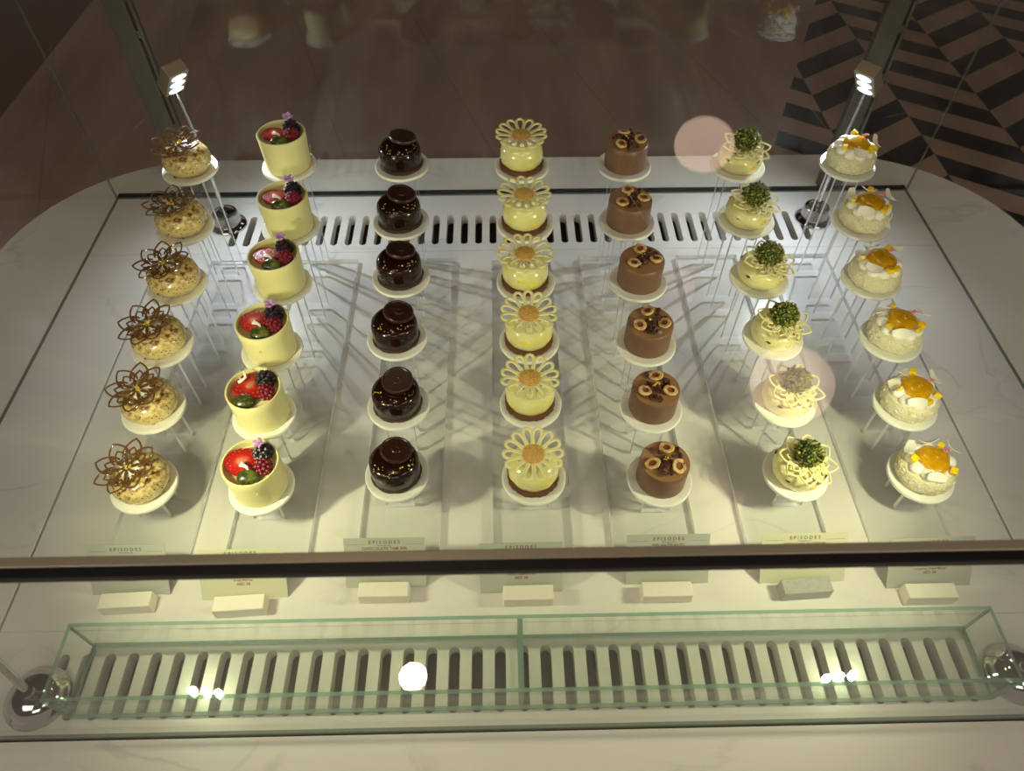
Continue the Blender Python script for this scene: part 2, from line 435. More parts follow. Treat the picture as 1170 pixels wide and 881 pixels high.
# ------------------------------------------------------------------ glass case
CH = .4005
case = thing('glass_display_case', 'frameless clear glass case standing on the marble counter over all the cakes', 'display case', ((CX0+CX1)/2, (CY0+CY1)/2, 0))
ox, oy = (CX0+CX1)/2, (CY0+CY1)/2
def pane(name, x0, x1, y0, y1, z0, z1, big):
    bm = bmesh.new(); box(bm, x0-ox, x1-ox, y0-oy, y1-oy, z0, z1, 0, 1, big); return obj(name, bm, ['pane', 'case_edge'], case, smooth=False)
g = .006
pane('front_pane', CX0, CX1, CY0-.002, CY0+.003, .0006, CH-.006, 'y')
pane('back_pane', CX0, CX1, CY1-.003, CY1+.002, .0006, CH-.006, 'y')
pane('side_pane', CX0-.002, CX0+.003, CY0+.003, CY1-.003, .0006, CH-.006, 'x')
pane('side_pane', CX1-.003, CX1+.002, CY0+.003, CY1-.003, .0006, CH-.006, 'x')
pane('top_pane', CX0, CX1, CY0+.011, CY1+.002, CH-.0055, CH-.0005, 'z')
bm = bmesh.new(); box(bm, CX0-ox, CX1-ox, CY0-.004-oy, CY0+.0035-oy, CH-.006, CH); obj('edge_gasket', bm, 'black_gasket', case, bevel=.0005, smooth=False)
bm = bmesh.new(); box(bm, CX0-ox, CX1-ox, CY0+.0035-oy, CY0+.011-oy, CH-.006, CH); obj('edge_strip', bm, 'edge_metal', case, bevel=.001, smooth=False)
for xc, lab in ((-.578, 0), (.622, 1)):
    bm = bmesh.new()
    box(bm, xc-.017-ox, xc+.017-ox, CY1+.012-oy, CY1+.026-oy, .0006, CH)
    box(bm, xc+.022-ox, xc+.027-ox, CY1+.012-oy, CY1+.022-oy, .0006, CH)
    for k in range(5): box(bm, xc+.017-ox, xc+.022-ox, CY1+.013-oy, CY1+.021-oy, .05+.08*k, .062+.08*k)
    obj('corner_post', bm, 'post_grey', case, bevel=.0008, smooth=False)
# black strip standing in for the shaded groove behind the back pane
bm = bmesh.new(); box(bm, CX0-ox, CX1-ox, CY1+.0024-oy, CY1+.0110-oy, .0004, .0036); obj('groove_shade', bm, 'black_gasket', case, smooth=False)

plain('scratch', (200, 196, 190), .5)
for (xa, ya), (xb, yb) in [((0.3396, 0.7744), (0.3544, 0.6678)), ((0.3918, 0.7545), (0.416, 0.7266)), ((0.2858, 0.9356), (0.322, 0.8789)), ((0.4189, 0.7123), (0.456, 0.7241)), ((0.3857, 0.9895), (0.3924, 0.929)), ((-0.3319, 0.7558), (-0.3318, 0.7323)), ((-0.2879, 0.7405), (-0.292, 0.7551)), ((0.4072, 0.8172), (0.3977, 0.793)), ((-0.3903, 0.7006), (-0.3836, 0.7279)), ((0.461, 0.8588), (0.4849, 0.8717)), ((-0.2986, 0.7371), (-0.2916, 0.7228)), ((0.4653, 0.904), (0.4736, 0.8832)), ((0.1142, 0.6191), (0.1388, 0.5308)), ((0.2605, 0.5546), (0.2704, 0.5259))]:
    bm = bmesh.new(); m_ = ((xa+xb)/2-ox+.0012, (ya+yb)/2-oy+.0006)
    tube(bm, [(xa-ox, ya-oy, CH-.0003), (*m_, CH-.0003), (xb-ox, yb-oy, CH-.0003)], [.00006, .00016, .00006], sides=5, flat=.5); obj('scratch', bm, 'scratch', case, smooth=False)

# ------------------------------------------------------------------ glass trough
tr = thing('glass_trough', 'long open glass trough with green edges and one divider over the front slots', 'trough', (.032, .257, 0))
tx0, tx1, ty0, ty1, th, gt = -.500, .498, -.040, .040, .065, .004
def gp(name, x0, x1, y0, y1, z0, z1, big):
    bm = bmesh.new(); box(bm, x0, x1, y0, y1, z0, z1, 0, 1, big); obj(name, bm, ['trough_glass', 'glass_edge'], tr, smooth=False)
gp('bottom_pane', tx0, tx1, ty0, ty1, .001, .001+gt, 'z')
z0 = .001+gt+.0002
gp('long_pane', tx0, tx1, ty0, ty0+gt, z0, th, 'y'); gp('long_pane', tx0, tx1, ty1-gt, ty1, z0, th, 'y')
gp('end_pane', tx0, tx0+gt, ty0+gt+.0002, ty1-gt-.0002, z0, th, 'x'); gp('end_pane', tx1-gt, tx1, ty0+gt+.0002, ty1-gt-.0002, z0, th, 'x')
gp('divider', -.019, -.0135, ty0+gt+.0002, ty1-gt-.0002, z0, th, 'x')

# ------------------------------------------------------------------ LED lamps
def lamp(x, y, path, target, label, front=False):
    t = thing('display_lamp', label, 'lamp', (x, y, 0), 0, 'small LED lamps in the case corners')
    sp = .027 if front else .018
    bm = bmesh.new(); lathe(bm, [(0, 0), (.0335, 0), (.0345, .003), (.0335, .006), (.0315, .0075), (.0285, .013), (.0235, .0190), (.0165, .0230), (.0075, .0245), (.0068, .028), (0, .0285)] if front else [(0, 0), (.031, 0), (.0315, .003), (.029, .006), (.024, .008), (.0225, .010), (.022, .026), (.0205, .0285), (.017, .029), (.016, .0265), (.006, .0262), (.005, .031), (0, .032)], 40)
    obj('base', bm, 'chrome', t)
    bm = bmesh.new(); tube(bm, path, .0045 if front else .0035, sides=10); obj('stem', bm, 'chrome', t)
    p = Vector(path[-1]); world = Vector((x, y, 0))+p
    n = (Vector(target)-world).normalized()          # lamp faces along n
    hx = n.cross(Vector((0, 0, 1))).normalized(); ax = hx.cross(n).normalized()
    Mh = Matrix((hx, ax, -n)).transposed().to_4x4(); Mh.translation = p + n*.004 + ax*.012
    bm = bmesh.new(); box(bm, -.0165, .0165, -sp*1.6, sp*1.6, -.010, .010); bmesh.ops.transform(bm, matrix=Mh, verts=bm.verts)
    hd = obj('lamp_head', bm, 'lamp_housing', t, bevel=.0015, smooth=False)
    for k in (-1, 0, 1):
        bm = bmesh.new(); lathe(bm, [(0, -.0118), (.0085, -.0116), (.0122, -.0108), (.0125, -.0098)], 24); bmesh.ops.scale(bm, verts=bm.verts, vec=(1, .56, 1)); bmesh.ops.translate(bm, verts=bm.verts, vec=(0, sp*k, 0))
        bmesh.ops.transform(bm, matrix=Mh, verts=bm.verts); obj('led_lens', bm, 'led', hd)
    return t, [world + n*.0185 + ax*(.012+sp*k) for k in (-1, 0, 1)], n
def spot(name, loc, d, power, col, size=172, blend=1.0, rad=.007):
    l = bpy.data.lights.new(name, 'SPOT'); l.energy = power; l.color = col; l.spot_size = math.radians(size); l.spot_blend = blend; l.shadow_soft_size = rad
    o = bpy.data.objects.new(name, l); C.objects.link(o); o.location = loc; o.rotation_euler = d.to_track_quat('-Z', 'Y').to_euler(); return o
stem_b = [(0, 0, .02), (0, 0, .10), (0, 0, .2), (0, .002, .28)]
WARM = (1.0, 1.0, .60); COOL = (.78, .88, 1.0)
LAMPS = [
 (-.486, 1.050, [(0, 0, .02), (0, 0, .10), (0, 0, .18), (-.006, .0, .272)], (-.25, .84, .0), 'slim chrome LED lamp in the back left corner of the glass case', COOL, 4.2),
 (.569, 1.048, [(0, 0, .02), (0, 0, .10), (0, 0, .18), (.004, .0, .262)], (.33, .84, .0), 'slim chrome LED lamp in the back right corner of the glass case', COOL, 4.2),
 (-.509, .239, [(0, 0, .02), (-.015, .016, .06), (-.035, .033, .10), (-.055, .048, .16), (-.05, .064, .24), (-.01, .076, .30), (.04, .080, .305)], (.14, .64, .0), 'chrome LED lamp standing left of the glass trough', WARM, 5.7),
 (.566, .243, [(0, 0, .02), (.015, .016, .06), (.035, .033, .10), (.055, .048, .16), (.05, .064, .24), (.01, .076, .30), (-.04, .080, .305)], (-.08, .64, .0), 'chrome LED lamp standing right of the glass trough', WARM, 5.7)]
for x, y, path, tg, lab, colr, pw in LAMPS:
    t, wps, n = lamp(x, y, path, tg, lab, y < .5)
    for wp in wps: spot('led_light', wp, n, pw/3, colr)

# ------------------------------------------------------------------ pendants above the counter (mirrored in the top pane)
for (px, py), lab in (((.823, 2.545), 'glowing globe pendant hanging over the floor behind the counter'), ((.847, 1.312), 'glowing globe pendant hanging over the back right corner of the counter')):
    t = thing('pendant_lamp', lab, 'lamp', (px, py, 1.6), 0, 'globe pendants in a row above the counter')
    bm = bmesh.new(); blob(bm, (0, 0, 0), .118, 4, (1, 1, .86)); obj('globe', bm, 'pendant_glow', t)
    bm = bmesh.new(); lathe(bm, [(0, .085), (.034, .088), (.036, .115), (.012, .125), (0, .126)], 24); obj('cap', bm, 'steel', t)
    bm = bmesh.new(); tube(bm, [(0, 0, .12), (0, 0, .6)], .003); obj('cord', bm, 'black_gasket', t)
t = thing('downlight', 'small bright round spotlight on a rod above the counter', 'lamp', (-.303, .745, 1.6))
bm = bmesh.new(); lathe(bm, [(0, 0), (.046, 0), (.046, .002)], 32); obj('lens', bm, 'downlight_glow', t)
bm = bmesh.new(); lathe(bm, [(.048, -.004), (.052, -.004), (.052, .12), (0, .125)], 32); obj('housing', bm, 'black_gasket', t)
bm = bmesh.new(); tube(bm, [(0, 0, .12), (0, 0, .6)], .006); obj('rod', bm, 'black_gasket', t)

# ------------------------------------------------------------------ plate grid (from the photo's perspective fit)
Z = [.0602, .0894, .1184, .1473, .1763, .2054]
X = [[-.4419,-.4473,-.4483,-.4415,-.4447,-.4528],[-.2973,-.3036,-.302,-.2984,-.2951,-.3086],[-.132,-.1334,-.1391,-.1368,-.1401,-.1425],
 [.0382,.0369,.0377,.0349,.0365,.0346],[.1939,.1916,.1921,.1895,.1814,.1852],[.3646,.3654,.364,.3575,.3528,.3528],[.5199,.5199,.5211,.5121,.5157,.5161]]
Y = [[.4719,.5683,.6515,.7363,.8238,.922],[.4672,.5556,.6409,.7349,.8213,.928],[.4827,.5682,.6592,.7472,.8313,.9261],[.4744,.5674,.6506,.7332,.8217,.9201],
 [.4685,.5579,.6432,.732,.8237,.9204],[.4735,.5639,.6506,.7357,.827,.9158],[.4674,.5553,.6447,.7302,.8173,.9143]]
KIND = ['speckled glazed', 'berry cup', 'dark chocolate', 'lemon daisy', 'hazelnut', 'pistachio', 'mango coconut']
ROW = ['frontmost', 'second from the front', 'third from the front', 'third from the back', 'second from the back', 'rearmost']
ST = .008
TX = [(-.4895,-.388),(-.343,-.2415),(-.181,-.0805),(-.014,.0865),(.1365,.240),(.3015,.405),(.459,.560)]
for k in range(7):
    x0, x1 = TX[k]; xc = (x0+x1)/2
    bm = bmesh.new(); box(bm, x0-xc, x1-xc, -.276, .276, 0.0003, ST, 0, 1, 'z')
    o = obj('acrylic_base_sheet', bm, ['base_sheet', 'acrylic_edge'], smooth=False, loc=(xc, .668, 0))
    tag(o, 'long clear acrylic sheet under the row of %s cakes' % KIND[k], 'acrylic sheet', 'clear base sheets under the rows')
def stand(k, r):
    z = Z[r]; x, y = X[k][r], Y[k][r]
    t = thing('cake_stand', 'round white plate on a clear riser carrying the %s %s cake' % (ROW[r], KIND[k]), 'cake stand', (x, y, ST+.0003), 0, 'white plates on clear risers')
    h = z-ST-.0003
    bm = bmesh.new(); lathe(bm, [(0, h-.0050), (.0385, h-.0050), (.0398, h-.0042), (.0400, h-.0014), (.0394, h-.0002), (.0375, h), (.0360, h-.0006), (0, h-.0006)], 48)
    obj('plate', bm, 'plate', t)
    # bent clear sheet: front leg, back leg, flat top
    a, d, w, q = .018, .018, .0050, h-.0052
    x_ = min(max(x, TX[k][0]+a+.002), TX[k][1]-a-.002)-x
    bm = bmesh.new()
    box(bm, x_-a, x_+a, -d, -d+w, 0.0, q-w, 0, 1, 'y'); box(bm, x_-a, x_+a, d-w, d, 0.0, q-w, 0, 1, 'y')
    box(bm, x_-a, x_+a, -d, d, q-w, q, 0, 1, 'z')
    obj('riser', bm, ['acrylic', 'acrylic_edge'], t, smooth=False)
    return t
for k in range(7):
    for r in range(6): stand(k, r)

# ------------------------------------------------------------------ cakes
def lens(r0, r1, w, a, n=9, lift=None):
    """closed leaf outline from radius r0 to r1 about direction a"""
    pts = []
    for s in (1, -1):
        rng = range(n) if s == 1 else range(n-2, 0, -1)
        for i in rng:
            t = i/(n-1); u = r0+(r1-r0)*t; v = s*w/2*math.sin(PI*t**.85)
            x, y = u*math.cos(a)-v*math.sin(a), u*math.sin(a)+v*math.cos(a)
            pts.append(Vector((x, y, (lift(math.hypot(x, y)) if lift else 0))))
    return pts
def arcs(r0, r1, w, a, lift):   # the outer half of a petal only
    pts = []
    for s in (1, -1):
        rng = [.42+.58*i/7 for i in range(8)] if s == 1 else [1-.58*i/7 for i in range(1, 8)]
        for t in rng:
            u = r0+(r1-r0)*t; v = s*w/2*math.sin(PI*t**.85)
            x, y = u*math.cos(a)-v*math.sin(a), u*math.sin(a)+v*math.cos(a)
            pts.append(Vector((x, y, lift(math.hypot(x, y)))))
    return pts
def lotus(bm, rad, n, wire, a0, curl=.006, dense=True):
    lift = lambda r: curl*(r/rad)**2
    for k in range(n):
        a = a0+2*PI*k/n
        def P(u, v, a=a):
            x, y = u*math.cos(a)-v*math.sin(a), u*math.sin(a)+v*math.cos(a); return Vector((x, y, lift(math.hypot(x, y))))
        def leaf(r0, r1, w, t0, m):
            pts = []
            for sg in (1, -1):
                ts = [t0+(1-t0)*i/m for i in range(m+1)]
                if sg == -1: ts = ts[::-1][1:]
                for t in ts: pts.append(P(r0+(r1-r0)*t, sg*w/2*math.sin(PI*min(1, t))**.72))
            return pts
        if dense:
            a2 = a+PI/n
            Q = lambda u, v: P(u*math.cos(PI/n)-v*math.sin(PI/n), u*math.sin(PI/n)+v*math.cos(PI/n))
            pts = []
            for sg in (1, -1):
                ts = [.60+.40*i/5 for i in range(6)]
                if sg == -1: ts = ts[::-1][1:]
                for t in ts: pts.append(Q(.92*rad*t, sg*.27*rad*math.sin(PI*min(1, t))**.75))
            tube(bm, pts, wire)
        inner = leaf(.09*rad, .72*rad, .34*rad, 0, 8)[:-1]; tube(bm, inner, wire, True)
        tube(bm, leaf(.07*rad, 1.0*rad, .62*rad, .30, 8), wire)
        for sg in (-1, 1):
            tube(bm, [P(.50*rad, sg*.135*rad), P(.62*rad, sg*.285*rad)], wire*.9)
def leafchips(bm, c, r, n, s, rnd):
    for i in range(n):
        p = Vector(c)+Vector((rnd.uniform(-r, r), rnd.uniform(-r, r), rnd.uniform(0, r*.7)))
        e = Euler((rnd.uniform(0, 6), rnd.uniform(0, 6), rnd.uniform(0, 6))); q = rnd.uniform(.5, 1.2)*s
        blob(bm, p, q, 1, (1, .8, .18), e, noise=.25, rnd=rnd)
def cake_speckled(t, r, rnd):
    bm = bmesh.new(); lathe(bm, [(0, .0003), (.0265, .0003), (.0305, .003), (.0335, .009), (.0345, .0145), (.0335, .021), (.0295, .0275), (.022, .0318), (.011, .0335), (0, .0338)], 40,
          wob=lambda a, z: .012*math.sin(3*a+r)+.008*math.sin(7*a)); dome = bm
    bm = bmesh.new(); lathe(bm, [(0, .033), (.012, .033), (.0125, .0345), (.012, .0365), (0, .037)], 24); obj('cream_disc', bm, 'cream', t, loc=(-.003, 0, 0))
    bm = bmesh.new(); lotus(bm, .0365, 8, .00115, rnd.uniform(0, .8), .006, False); o = obj('chocolate_lotus', bm, 'choc_lace', t, loc=(-.006, -.001, .0385), rot=(rnd.uniform(-.02, .12), rnd.uniform(-.12, -.02), rnd.uniform(-.1, .1)))
    bm = bmesh.new(); leafchips(bm, (-.005, 0, .0395), .0042, 9, .0026, rnd); obj('gold_leaf', bm, 'gold_leaf', t)
    bm = dome
    for i in range(26):
        a = rnd.uniform(0, 2*PI); z = rnd.choice((.002, .004, .012, .02)); rr = {.002: .0305, .004: .0318, .012: .0345, .02: .0338}[z]
        blob(bm, (rr*math.cos(a), rr*math.sin(a), z+rnd.uniform(0, .001)), rnd.uniform(.0005, .0011), 1, noise=.3, rnd=rnd, mi=1)
    obj('glazed_dome', bm, ['caramel_glaze', 'choc_biscuit'], t)
def berry(bm, c, r, n, e, rnd, dr=.3):
    Mr = e.to_matrix()
    for i in range(n):
        z = 1-2*(i+.5)/n; a = i*2.39996; q = math.sqrt(max(0, 1-z*z))
        v = Vector((q*math.cos(a), q*math.sin(a), z*1.18))*r*.78
        blob(bm, Vector(c)+Mr@v, r*dr*rnd.uniform(.85, 1.1), 1)
    blob(bm, c, r*.8, 2)
def cake_cup(t, r, rnd):
    bm = bmesh.new()
    lathe(bm, [(0, .0003), (.0318, .0003), (.0325, .001), (.0328, .02), (.0335, .04), (.0340, .0515), (.0334, .0525), (.0318, .0525), (.0312, .0515), (.0308, .042), (0, .042)], 48,
          wob=lambda a, z: .006*math.sin(2*a+r+z*60)); obj('white_chocolate_cup', bm, 'cup_cream', t)
    big = r in (0, 1)
    bm = bmesh.new(); rs_ = .0195 if big else .0175
    if r == 1: rs_ = .021
    lathe(bm, [(0, -.003), (rs_*.95, -.003), (rs_, 0), (rs_*.95, .0022), (rs_*.6, .0028), (0, .0030)], 32, wob=lambda a, z: .05*math.sin(3*a)+.02*math.sin(13*a))
    for i in range(22):
        a = i*2*PI/22; q = rs_*(.82 if i % 2 else .70)
        blob(bm, (q*math.cos(a), q*math.sin(a), .0028), .00055, 1, mi=1)
    blob(bm, (0, 0, .0026), rs_*.34, 2, (1, .6, .12), mi=2)
    obj('strawberry_slice', bm, ['strawberry', 'hazelnut', 'berry_core'], t, loc=((-.0105 if r != 1 else -.005), (.003 if r != 1 else .006), .0480), rot=(.06, .12, rnd.uniform(0, 2)))
    bm = bmesh.new(); berry(bm, (.0125, .0135, .0510), .0120 if r != 1 else .0125, 34, Euler((.5, .3, 0)), rnd); obj('blackberry', bm, 'blackberry', t)
    bm = bmesh.new(); berry(bm, (.0160, -.0040, .0490), .0112, 38, Euler((1.2, .5, .4)), rnd, .26); obj('raspberry', bm, 'raspberry', t)
    bm = bmesh.new(); gx = (.001 if r != 1 else -.008)
    blob(bm, (gx, -.0175, .0478), .0115, 3, (1.15, .85, .55), Euler((.3, .1, .1)))
    obj('green_fruit_slice', bm, 'green_grape', t)
    bm = bmesh.new()
    pts = [(-.010, -.004, .053), (-.005, -.006, .0545), (-.001, -.0085, .0545), (.0015, -.013, .0535)]
    if r == 1: pts = [(-.019, .008, .0535), (-.015, .010, .055), (-.011, .014, .0555), (-.013, .020, .060)]
    tube(bm, pts, [.0026, .0024, .0018, .0007], sides=8, flat=.6)
    tube(bm, [pts[1], (pts[1][0]-.004, pts[1][1]+.005, .0545)], [.0018, .0007], sides=6)
    obj('white_cream_sprig', bm, 'cream', t)
    if r != 1:
        bm = bmesh.new()
        for i in range(5):
            a = 2*PI*i/5+rnd.uniform(0, .4); e = Euler((rnd.uniform(-.6, .6), rnd.uniform(-.9, -.3), a))
            blob(bm, (.010+.0034*math.cos(a), .018+.0034*math.sin(a), .0655 if r > 2 else .0635), .0050, 2, (1, .7, .28), e, noise=.06, rnd=rnd)
        obj('petal', bm, 'lilac_petal', t)
    bm = bmesh.new(); a = -1.2+rnd.uniform(-.5, .5); leafchips(bm, (.0325*math.cos(a), .0325*math.sin(a), .024+rnd.uniform(0, .012)), .0016, 3, .0016, rnd)
    obj('gold_leaf', bm, 'gold_leaf', t)
def cake_choc(t, r, rnd):
    bm = bmesh.new(); lathe(bm, [(0, .0003), (.0305, .0003), (.0318, .0014), (.0316, .0046), (.0300, .0058)], 40, wob=lambda a, z: .012*math.sin(9*a)+.008*math.sin(17*a)); obj('biscuit_base', bm, 'choc_biscuit', t)
    bm = bmesh.new(); lathe(bm, [(0, .005), (.0302, .005), (.0308, .0075), (.0306, .022), (.0296, .0285), (.0272, .0318), (.0235, .0332), (.0140, .0337), (0, .0337)], 48); obj('glazed_body', bm, 'choc_glaze', t)
    bm = bmesh.new(); lathe(bm, [(0, 0), (.0180, 0), (.0195, .0012), (.0198, .0040), (.0188, .0056), (.0172, .0058), (.0162, .0048), (.0060, .0046), (.0052, .0055), (.0030, .0055), (.0020, .0046), (0, .0046)], 40)
    for a in (0, PI/2, PI/4, 3*PI/4): 
        v = box(bm, -.011, .011, -.0006, .0006, .0044, .0053); bmesh.ops.rotate(bm, verts=v, cent=(0, 0, 0), matrix=Matrix.Rotation(a, 3, 'Z'))
    obj('chocolate_medallion', bm, 'choc_medallion', t, loc=(.0055+rnd.uniform(-.002, .002), .006, .0375), rot=(.16, rnd.uniform(-.05, .1), rnd.uniform(0, 3)))
    bm = bmesh.new()
    for i in range(20):
        a = rnd.uniform(-2.9, -.2); rr = rnd.uniform(.016, .0285)
        blob(bm, (rr*math.cos(a), rr*math.sin(a), .0338 if rr < .025 else .0325), rnd.uniform(.0005, .0013), 1, (1, 1, .4), Euler((0, 0, a)), noise=.3, rnd=rnd)
    obj('gold_flecks', bm, 'gold_leaf', t)
def daisy(bm, n, wire, rad):
    for k in range(n):
        a = 2*PI*k/n; pts = []
        for i in range(14):
            s = i/14*2*PI; u = .5-.5*math.cos(s)   # 0..1 along the petal
            v = math.sin(s)*(.30+.70*u)
            R_ = .0105+(rad-.0105)*u; w = .0078*v
            pts.append((R_*math.cos(a)-w*math.sin(a), R_*math.sin(a)+w*math.cos(a), .004*(R_/rad)**2))
        tube(bm, pts, wire, True, 7, flat=.7)
def cake_lemon(t, r, rnd):
    bm = bmesh.new(); lathe(bm, [(0, .0003), (.0310, .0003), (.0322, .0015), (.0320, .0062), (.0305, .0072), (0, .0072)], 56, wob=lambda a, z: .02*math.sin(22*a)+.012*math.sin(9*a)); obj('biscuit_base', bm, 'biscuit', t)
    bm = bmesh.new(); lathe(bm, [(0, .007), (.0268, .007), (.0298, .011), (.0312, .018), (.0308, .026), (.0280, .034), (.0220, .0400), (.0120, .0430), (0, .0436)], 56,
          wob=lambda a, z: .022*abs(math.sin(5*a))*min(1, (.045-z)/.02)-.01); obj('lemon_dome', bm, 'lemon_glaze', t)
    bm = bmesh.new()
    for i in range(10):
        a = 2*PI*i/10+.3; blob(bm, (.0155*math.cos(a), .0155*math.sin(a), .0430), .0042, 2, (1, 1, .8))
    obj('cream_drops', bm, 'cream', t)
    bm = bmesh.new(); daisy(bm, 14, .00215, .0355); fl = obj('daisy_lattice', bm, 'ivory_choc', t, loc=(-.001, -.001, .0485), rot=(rnd.uniform(.02, .12), rnd.uniform(-.04, .04), rnd.uniform(0, .4)))
    bm = bmesh.new(); lathe(bm, [(0, -.001), (.0118, -.001), (.0134, .001), (.0132, .0028), (.010, .0042), (0, .0047)], 28); obj('curd_center', bm, 'lemon_curd', fl)
    bm = bmesh.new()
    for i in range(2):
        a = (-1.0, -2.5, -.5, -2.0)[(r+i*1) % 4]+rnd.uniform(-.3, .3); z = rnd.uniform(.016, .026)
        e = Euler((0, rnd.uniform(.5, 1.0), a)); blob(bm, (.0305*math.cos(a), .0305*math.sin(a), z), .0042, 2, (.25, 1.5, .6), Euler((0, 0, a)), noise=.05, rnd=rnd)
    obj('lemon_zest', bm, 'lemon_zest', t)
def cake_hazel(t, r, rnd):
    bm = bmesh.new(); lathe(bm, [(0, .0003), (.0296, .0003), (.0302, .001), (.0300, .030), (.0298, .0365), (.0288, .0378)], 48); 
    lathe(bm, [(.0288, .0378), (.0270, .0376), (0, .0374)], 48, 1); bmesh.ops.remove_doubles(bm, verts=bm.verts, dist=1e-6)
    obj('milk_chocolate_body', bm, ['milk_choc', 'milk_choc_top'], t)
    rot = .35*(r-2.5)*.3
    for a, rr in ((PI*.53, .0165), (PI*1.17, .0175), (-.12*PI, .0175)):
        a += rot+rnd.uniform(-.12, .12)
        bm = bmesh.new(); lathe(bm, [(0, -.004), (.0060, -.0035), (.0086, -.0005), (.0089, .0012), (.0080, .0020), (.0046, .0015)], 22, wob=lambda q, z: .07*math.sin(2*q+r)+.03*math.sin(5*q))
        h = obj('hazelnut_half', bm, 'hazelnut', t, loc=(rr*math.cos(a), rr*math.sin(a), .0420), rot=(rnd.uniform(-.3, .3), rnd.uniform(-.3, .3), rnd.uniform(0, 3)))
        bm = bmesh.new(); lathe(bm, [(.0043, .0016), (.0038, .0006), (.0020, .0001), (0, .0008)], 18, wob=lambda q, z: .07*math.sin(2*q+r)); obj('kernel_core', bm, 'hazelnut_core', h)
    bm = bmesh.new()
    for i in range(26):
        a = rnd.choice((PI*.85, PI*.2, PI*1.5, PI*1.5, 0))+rnd.uniform(-.45, .45)+rot; rr = rnd.choice((.004, .010, .015, .021))
        blob(bm, (rr*math.cos(a), rr*math.sin(a), .0390+rnd.uniform(0, .004)), rnd.uniform(.0022, .0052), 1, (1, .7, .6), Euler((rnd.uniform(0, 3), 0, rnd.uniform(0, 3))), noise=.3, rnd=rnd)
    obj('chocolate_crumble', bm, 'dark_crumb', t)
    bm = bmesh.new(); leafchips(bm, (0, .001, .0430), .003, 5 if r < 2 else 2, .0023, rnd); obj('gold_leaf', bm, 'gold_leaf', t)
def cake_pist(t, r, rnd):
    bm = bmesh.new(); lathe(bm, [(0, .0003), (.0270, .0003), (.0305, .003), (.0322, .0090), (.0325, .0160), (.0310, .0225), (.0275, .0262), (.020, .0278), (0, .028)], 44, wob=lambda a, z: .01*math.sin(4*a+r)); obj('cream_body', bm, 'pistachio_cream', t)
    bm = bmesh.new(); lotus(bm, .036, 8, .00135, rnd.uniform(0, .7), .003, False); obj('white_lattice_flower', bm, 'ivory_choc', t, loc=(.004, -.003, .0300), rot=(.10, .10, 0))
    bm = bmesh.new(); lc = Vector((.0035, .001, .0405))
    blob(bm, lc, .0125, 2, mi=1)
    for i in range(210):
        z = 1-2*(i+.5)/210; a = i*2.39996; q = math.sqrt(max(0, 1-z*z)); v = Vector((q*math.cos(a), q*math.sin(a), z*.92))*rnd.uniform(.0138, .0182)
        v += lc
        blob(bm, v, rnd.uniform(.0014, .0027), 1, (1.2, .7, .8), Euler((rnd.uniform(0, 6), rnd.uniform(0, 6), 0)), mi=rnd.choice((0, 0, 0, 1)), noise=.3, rnd=rnd)
    obj('pistachio_crumb_ball', bm, ['pistachio', 'pistachio_dark'], t)
    bm = bmesh.new()
    for a in (-2.35, -.9, .4, 2.4):
        a += rnd.uniform(-.2, .2); blob(bm, (.0318*math.cos(a), .0318*math.sin(a), .017+rnd.uniform(-.003, .005)), .0026, 1, (.4, 1.5, .8), Euler((0, 0, a)), mi=1, noise=.15, rnd=rnd)
    obj('pistachio_slivers', bm, ['pistachio', 'pistachio_dark'], t)
    bm = bmesh.new(); a = -1.15+rnd.uniform(-.3, .2); blob(bm, (.0315*math.cos(a), .0315*math.sin(a), .014), .0042, 2, (.5, 1.1, .9), Euler((0, 0, a)), noise=.12, rnd=rnd); obj('apricot_piece', bm, 'apricot', t)
def flake(bm, c, e, s):
    Mr = e.to_matrix(); n = 7; vs = []
    for j in range(2):
        row = []
        for i in range(n):
            t_ = i/(n-1)-.5; p = Vector((t_*s*2.2, (j-.5)*s*(1-.9*abs(t_)*abs(t_)*2)*1.3, s*1.6*t_*t_)); row.append(Vector(c)+Mr@p)
        vs.append(row)
    th = Mr@Vector((0, 0, .0007))
    A = [[bm.verts.new(p) for p in row] for row in vs]; B = [[bm.verts.new(p+th) for p in row] for row in vs]
    for i in range(n-1):
        bm.faces.new((A[0][i], A[1][i], A[1][i+1], A[0][i+1])); bm.faces.new((B[0][i], B[0][i+1], B[1][i+1], B[1][i]))
        f = bm.faces.new((A[0][i], A[0][i+1], B[0][i+1], B[0][i])); f.material_index = 1
        bm.faces.new((A[1][i], B[1][i], B[1][i+1], A[1][i+1]))
    bm.faces.new((A[0][0], B[0][0], B[1][0], A[1][0])); bm.faces.new((A[0][-1], A[1][-1], B[1][-1], B[0][-1]))
